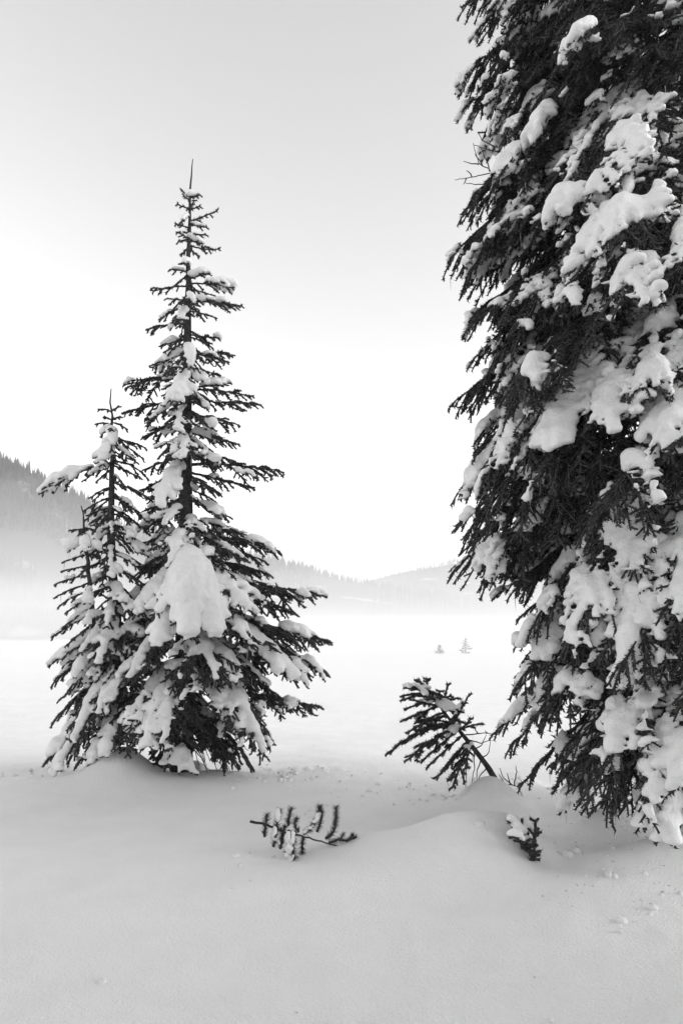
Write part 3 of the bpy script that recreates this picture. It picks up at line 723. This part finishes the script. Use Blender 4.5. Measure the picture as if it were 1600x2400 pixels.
def leaning_sapling():
    r_ = np.random.default_rng(5); Y = 7.3
    U = lambda x, y, d=0.0: unproj(x, y, Y + d)
    foot = U(1170, 1850)
    t = empty('sapling', foot, 'small fir sapling leaning left out of a snow drift', 'sapling')
    line = [(1172, 1860), (1150, 1808), (1112, 1758), (1080, 1718), (1049, 1681), (1015, 1635), (992, 1606)]
    p, q = resample([U(*c) for c in line], [0.036, 0.034, 0.030, 0.025, 0.018, 0.011, 0.006], 16)
    trunk(t, p, q, 8, seed=3)
    for i, (bx, by, x, y, d, sn, pl) in enumerate((
        (1000, 1618, 1000, 1590, 0, .2, 0), (996, 1612, 978, 1592, 0, .2, 0), (1005, 1622, 946, 1640, .0, .3, 0), (1003, 1620, 955, 1612, -.1, .3, 0), (1020, 1642, 950, 1662, .05, .3, 0),
        (1030, 1655, 945, 1688, 0, .4, 0), (1045, 1676, 957, 1716, -.15, .5, .02), (1040, 1670, 985, 1700, -.25, .4, 0), (1060, 1692, 904, 1768, 0, .4, .018), (1070, 1705, 955, 1780, -.1, .3, 0),
        (1075, 1710, 988, 1785, -.15, .3, 0), (1085, 1722, 1003, 1795, -.1, .35, 0), (1095, 1735, 1022, 1822, -.1, .45, 0), (1095, 1738, 1040, 1800, .1, .2, 0), (1100, 1745, 1060, 1846, -.12, .7, .025), (1104, 1750, 1090, 1800, -.15, .6, .025),
        (1035, 1662, 1049, 1606, 0, .3, 0), (1030, 1655, 1030, 1620, -.05, .4, .018), (1055, 1690, 1098, 1630, 0, .6, .02), (1062, 1695, 1085, 1650, .05, .4, 0), (1075, 1712, 1101, 1686, 0, .2, 0))):
        bough(t, U(bx, by), U(x, y, d + float(r_.uniform(-.2, .2))), r_, arch=0.06, width=0.34 * float(r_.uniform(.7, 1.3)), droop=0.15, dens=1.05, fine=1.5, snow=sn * 0.5, pillow=pl * .8, bare=0.1, h=0.014, woodr=0.006, needle_len=0.034, ridge=0.026)
    for i in range(16):
        f = r_.uniform(0.0, 0.8); bx, by = 995 + 105 * f, 1612 + 130 * f
        a_ = r_.uniform(0, 6.28); L = r_.uniform(0.16, 0.34)
        A_ = U(bx, by); B_ = A_ + np.array([L * math.cos(a_) - 0.06, L * math.sin(a_), r_.uniform(-0.12, 0.1)])
        bough(t, A_, B_, r_, arch=0.05, width=0.36, droop=0.2, fine=1.4, snow=0.3, bare=0.1, h=0.014, woodr=0.005, needle_len=0.032)
    for pts in ([(1095, 1740), (1094, 1790), (1091, 1845)], [(1110, 1760), (1108, 1800), (1104, 1840)], [(1128, 1775), (1116, 1810), (1118, 1838)], [(1142, 1795), (1125, 1815), (1118, 1830)],
                [(1090, 1722), (1120, 1720), (1141, 1719), (1160, 1722)], [(1100, 1735), (1125, 1740), (1150, 1735)], [(1120, 1720), (1112, 1708)], [(1141, 1719), (1136, 1712)], [(1128, 1775), (1142, 1765), (1149, 1735)], [(1112, 1758), (1130, 1748), (1139, 1722)],
                [(1165, 1835), (1190, 1836), (1215, 1845)], [(1180, 1836), (1168, 1815)], [(1195, 1838), (1188, 1812)], [(1205, 1842), (1212, 1808), (1208, 1795)], [(1200, 1840), (1182, 1825), (1170, 1800)], [(1150, 1820), (1130, 1832)]):
        shoot(t, [U(x, y, r_.uniform(-.05, .05)) for x, y in pts], r_, brush=False, name='bare_twig', wood=0.007)
leaning_sapling()

def buried_branch():
    r_ = np.random.default_rng(9); Y = 5.75
    U = lambda x, y, d=0.0: unproj(x, y, Y + d)
    t = empty('fir_branch', U(700, 2000), 'fir branch with upright brushy shoots poking out of the snow', 'branch')
    shoot(t, [U(586, 1925), U(620, 1930), U(671, 1947), U(715, 1958), U(758, 1971), U(800, 1985)], r_, brush=False, name='stem', wood=0.011)
    for pts, sn, th in (   # points, snow, thickness
        ([(620, 1962), (622, 1930), (625, 1908)], .2, 1.0), ([(640, 1985), (646, 1945), (656, 1898)], .9, 1.0), ([(656, 1990), (660, 1955), (668, 1935)], .1, .9), ([(676, 1935), (680, 1915), (683, 1893)], .2, 1.0),
        ([(700, 1950), (698, 1930), (697, 1918)], 0, .9), ([(676, 1945), (674, 1975), (672, 1998)], .95, 1.0), ([(692, 1948), (690, 1980), (691, 2012)], .95, 1.1), ([(712, 1960), (708, 1990), (707, 2018)], .2, .9),
        ([(710, 1955), (728, 1930), (740, 1905), (748, 1888)], .95, 1.0), ([(742, 1950), (746, 1925), (750, 1890)], .1, .8), ([(762, 1965), (775, 1940), (784, 1912), (787, 1890)], .1, 1.0), ([(770, 1975), (790, 1962), (812, 1966), (836, 1962)], .15, .75), ([(640, 1940), (655, 1955), (660, 1965)], .2, .8),
        ([(785, 1935), (790, 1915)], 0, .7), ([(800, 1965), (806, 1955)], 0, .6), ([(818, 1965), (824, 1958)], 0, .6)):
        d = r_.uniform(-.06, .06)
        shoot(t, [U(x, y, d) for x, y in pts], r_, th * 1.35, sn if sn > .5 else 0, 0.021, 'shoot', srange=(0.1, 0.9))
buried_branch()

def snowed_twig():
    r_ = np.random.default_rng(19); Y = 5.42
    U = lambda x, y, d=0.0: unproj(x, y, Y + d)
    t = empty('fir_seedling', U(1235, 1990), 'tiny seedling bent under a cap of snow on the drift crest', 'seedling')
    shoot(t, [U(1247, 2003), U(1244, 1985), U(1236, 1962), U(1226, 1945)], r_, brush=False, name='stem', wood=0.009)
    for bx, by, x, y, d, sn, pl in ((1247, 2000, 1193, 1906, .03, .5, .012), (1246, 1998, 1220, 1908, .06, .3, 0), (1246, 1995, 1252, 1903, .05, .25, 0), (1245, 1980, 1256, 1932, -.05, .15, 0), (1246, 2000, 1253, 1975, -.1, .1, 0), (1244, 1990, 1205, 1940, -.12, .5, 0), (1247, 1998, 1232, 1950, -.12, .4, 0)):
        bough(t, U(bx, by), U(x, y, d), r_, arch=0.12, width=0.34, droop=0.2, snow=sn, pillow=pl, fine=1.5, bare=0.3, h=0.012, woodr=0.005, needle_len=0.028, ridge=0.02)
    t.location.z -= 0.06
snowed_twig()

def far_sapling(px, py, h, seed, label):
    r_ = np.random.default_rng(seed); p = on_level(px, py, -1.18)
    t = empty('sapling', p - np.array([0, 0, 0.1]), label, 'sapling', 'saplings out on the foggy meadow')
    zz = np.linspace(-0.1, h, 8); trunk(t, np.stack([p[0] + 0 * zz, p[1] + 0 * zz, p[2] + zz], 1), np.linspace(0.06, 0.012, 8), 6, seed=seed)
    n = int(5 + h * 1.6)
    for i in range(n):
        f = i / n; z = h * (0.06 + 0.86 * f)
        for a in r_.uniform(0, 6.28, 4):
            L = h * 0.42 * (1 - f) ** 0.9 * r_.uniform(0.6, 1.1) + 0.08
            A_ = p + np.array([0, 0, z]); B_ = A_ + np.array([L * math.cos(a), L * math.sin(a), L * 0.16])
            bough(t, A_, B_, r_, arch=-0.12, width=0.3, droop=0, dens=0.5, snow=0.5, pillow=0.03, fine=0.8, h=0.06, sub=False, needle_len=0.10, core=0.04)
far_sapling(1091, 1533, 2.3, 3, 'larger of two pale saplings far out on the foggy meadow')
far_sapling(1030, 1532, 1.3, 4, 'smaller of two pale saplings far out on the foggy meadow')

def litter():
    r_ = np.random.default_rng(33); P0, P1 = [], []
    for i in range(110):
        if i < 80: px, py = 1600 - 400 * r_.random() ** 1.5, r_.uniform(1900, 2130)
        elif i < 104: px, py = r_.uniform(640, 1150), r_.uniform(1650, 1900)
        else: px, py = r_.uniform(50, 1500), r_.uniform(1900, 2380)
        c = on_level(px, py, 0.05); c[2] = float(ground_z(c[0], c[1])) + 0.004
        a = r_.uniform(0, 6.28); ln = r_.uniform(0.003, 0.012) ; d = np.array([math.cos(a), math.sin(a), 0.15]) * ln
        P0.append(c - d); P1.append(c + d)
    v, q = tubes(np.array(P0), np.array(P1), np.full(110, 0.0016), np.full(110, 0.0009), 4)
    o = build('fallen_needles', v, None, q, [BARK]); o['kind'] = 'stuff'; o['label'] = 'tiny dark needles and twig bits scattered on the snow'; o['category'] = 'litter'
litter()

def crumbs():
    # small clumps of snow dropped from the boughs, half sunk
    r_ = np.random.default_rng(61); V, Q = [], []; m_, n_ = 5, 7; base = 0
    spots = [(690, 1812, 90, 18, 90), (60, 1812, 70, 14, 40), (1020, 1862, 70, 14, 45), (1230, 1840, 60, 14, 40), (1430, 2030, 130, 60, 70), (1520, 2150, 90, 50, 14), (620, 2010, 70, 15, 14), (850, 1870, 200, 20, 40), (700, 2200, 500, 120, 10)]
    for px, py, sx, sy, cnt in spots:
        for i in range(cnt):
            c = on_level(px + r_.normal() * sx, py + r_.normal() * sy, 0.02); c[2] = float(ground_z(c[0], c[1]))
            r0 = 0.006 + 0.03 * r_.random() ** 3; sc = r_.uniform(0.7, 1.4, 3) * r0; sc[2] *= 0.7; ph = r_.uniform(0, 6.28)
            for a in range(m_ + 1):
                t_ = math.pi * a / m_
                for b_ in range(n_):
                    u_ = 2 * math.pi * b_ / n_ + ph; w = r_.uniform(0.8, 1.2)
                    V.append(c + sc * w * np.array([math.sin(t_) * math.cos(u_), math.sin(t_) * math.sin(u_), math.cos(t_)]) + np.array([0, 0, r0 * 0.15]))
            for a in range(m_):
                for b_ in range(n_):
                    Q.append((base + a * n_ + b_, base + (a + 1) * n_ + b_, base + (a + 1) * n_ + (b_ + 1) % n_, base + a * n_ + (b_ + 1) % n_))
            base += (m_ + 1) * n_
    o = build('snow_crumbs', V, None, Q, [GROUND]); o['kind'] = 'stuff'; o['label'] = 'small crumbs of fallen snow lying on the drifts'; o['category'] = 'snow'
crumbs()

# ------------------------------------------------------------------ haze and the low fog over the meadow
def volume_mat(name, density):
    m = bpy.data.materials.new(name); m.use_nodes = True; n = m.node_tree.nodes; l = m.node_tree.links
    n.remove(n['Principled BSDF']); v = n.new('ShaderNodeVolumePrincipled')
    v.inputs['Color'].default_value = (1, 1, 1, 1); v.inputs['Density'].default_value = density; v.inputs['Anisotropy'].default_value = 0.0
    l.new(v.outputs[0], n['Material Output'].inputs['Volume'])
    return m
def haze():
    x0, x1, y0, y1, z0, z1 = -900, 1100, -60, 1300, -3.0, 170
    V = [(x, y, z) for x in (x0, x1) for y in (y0, y1) for z in (z0, z1)]
    Q = [(0, 1, 3, 2), (4, 6, 7, 5), (0, 4, 5, 1), (2, 3, 7, 6), (0, 2, 6, 4), (1, 5, 7, 3)]
    o = build('haze', V, None, Q, [volume_mat('thin_haze', 0.0007)], smooth=False); o['kind'] = 'stuff'; o['label'] = 'thin winter haze filling the valley air'; o['category'] = 'haze'
haze()
def fog_bank():
    xs = np.concatenate([np.linspace(-600, -130, 12), np.linspace(-120, 120, 41), np.linspace(130, 700, 12)]); ys = np.concatenate([np.linspace(38, 150, 22), np.linspace(170, 700, 25)])
    X, Y = np.meshgrid(xs, ys, indexing='ij')
    edge = smooth(38, 60, Y) * (1 - 0.25 * smooth(60, 300, Y)) * smooth(-600, -480, X) * smooth(700, 560, X) * smooth(700, 560, Y)
    top = -2.0 + edge * (14.0 + 4.0 * smooth(-0.15, -0.38, X / Y) + 1.2 * fbm(np.stack([X / 90, Y / 70, 0 * X], -1), 2, 40))
    V = np.vstack([np.stack([X, Y, top], -1).reshape(-1, 3), np.stack([X, Y, np.full_like(X, -2.2)], -1).reshape(-1, 3)])
    nx, ny = X.shape; N = nx * ny
    a = (np.arange(nx - 1)[:, None] * ny + np.arange(ny - 1)[None, :]).ravel()
    Q = [np.stack([a, a + ny, a + ny + 1, a + 1], 1), np.stack([a + N, a + N + 1, a + N + ny + 1, a + N + ny], 1)]
    def side(i):
        i = np.asarray(i); return np.stack([i[:-1], i[1:], i[1:] + N, i[:-1] + N], 1)
    loop = np.concatenate([np.arange(ny), (np.arange(1, nx)) * ny + ny - 1, (nx - 1) * ny + np.arange(ny - 2, -1, -1), np.arange(nx - 2, -1, -1) * ny])
    Q.append(side(loop))
    o = build('fog_bank', V, None, np.vstack(Q), [volume_mat('ground_fog', 0.007)]); o['kind'] = 'stuff'; o['label'] = 'low white fog lying over the meadow below the hills'; o['category'] = 'fog'
fog_bank()
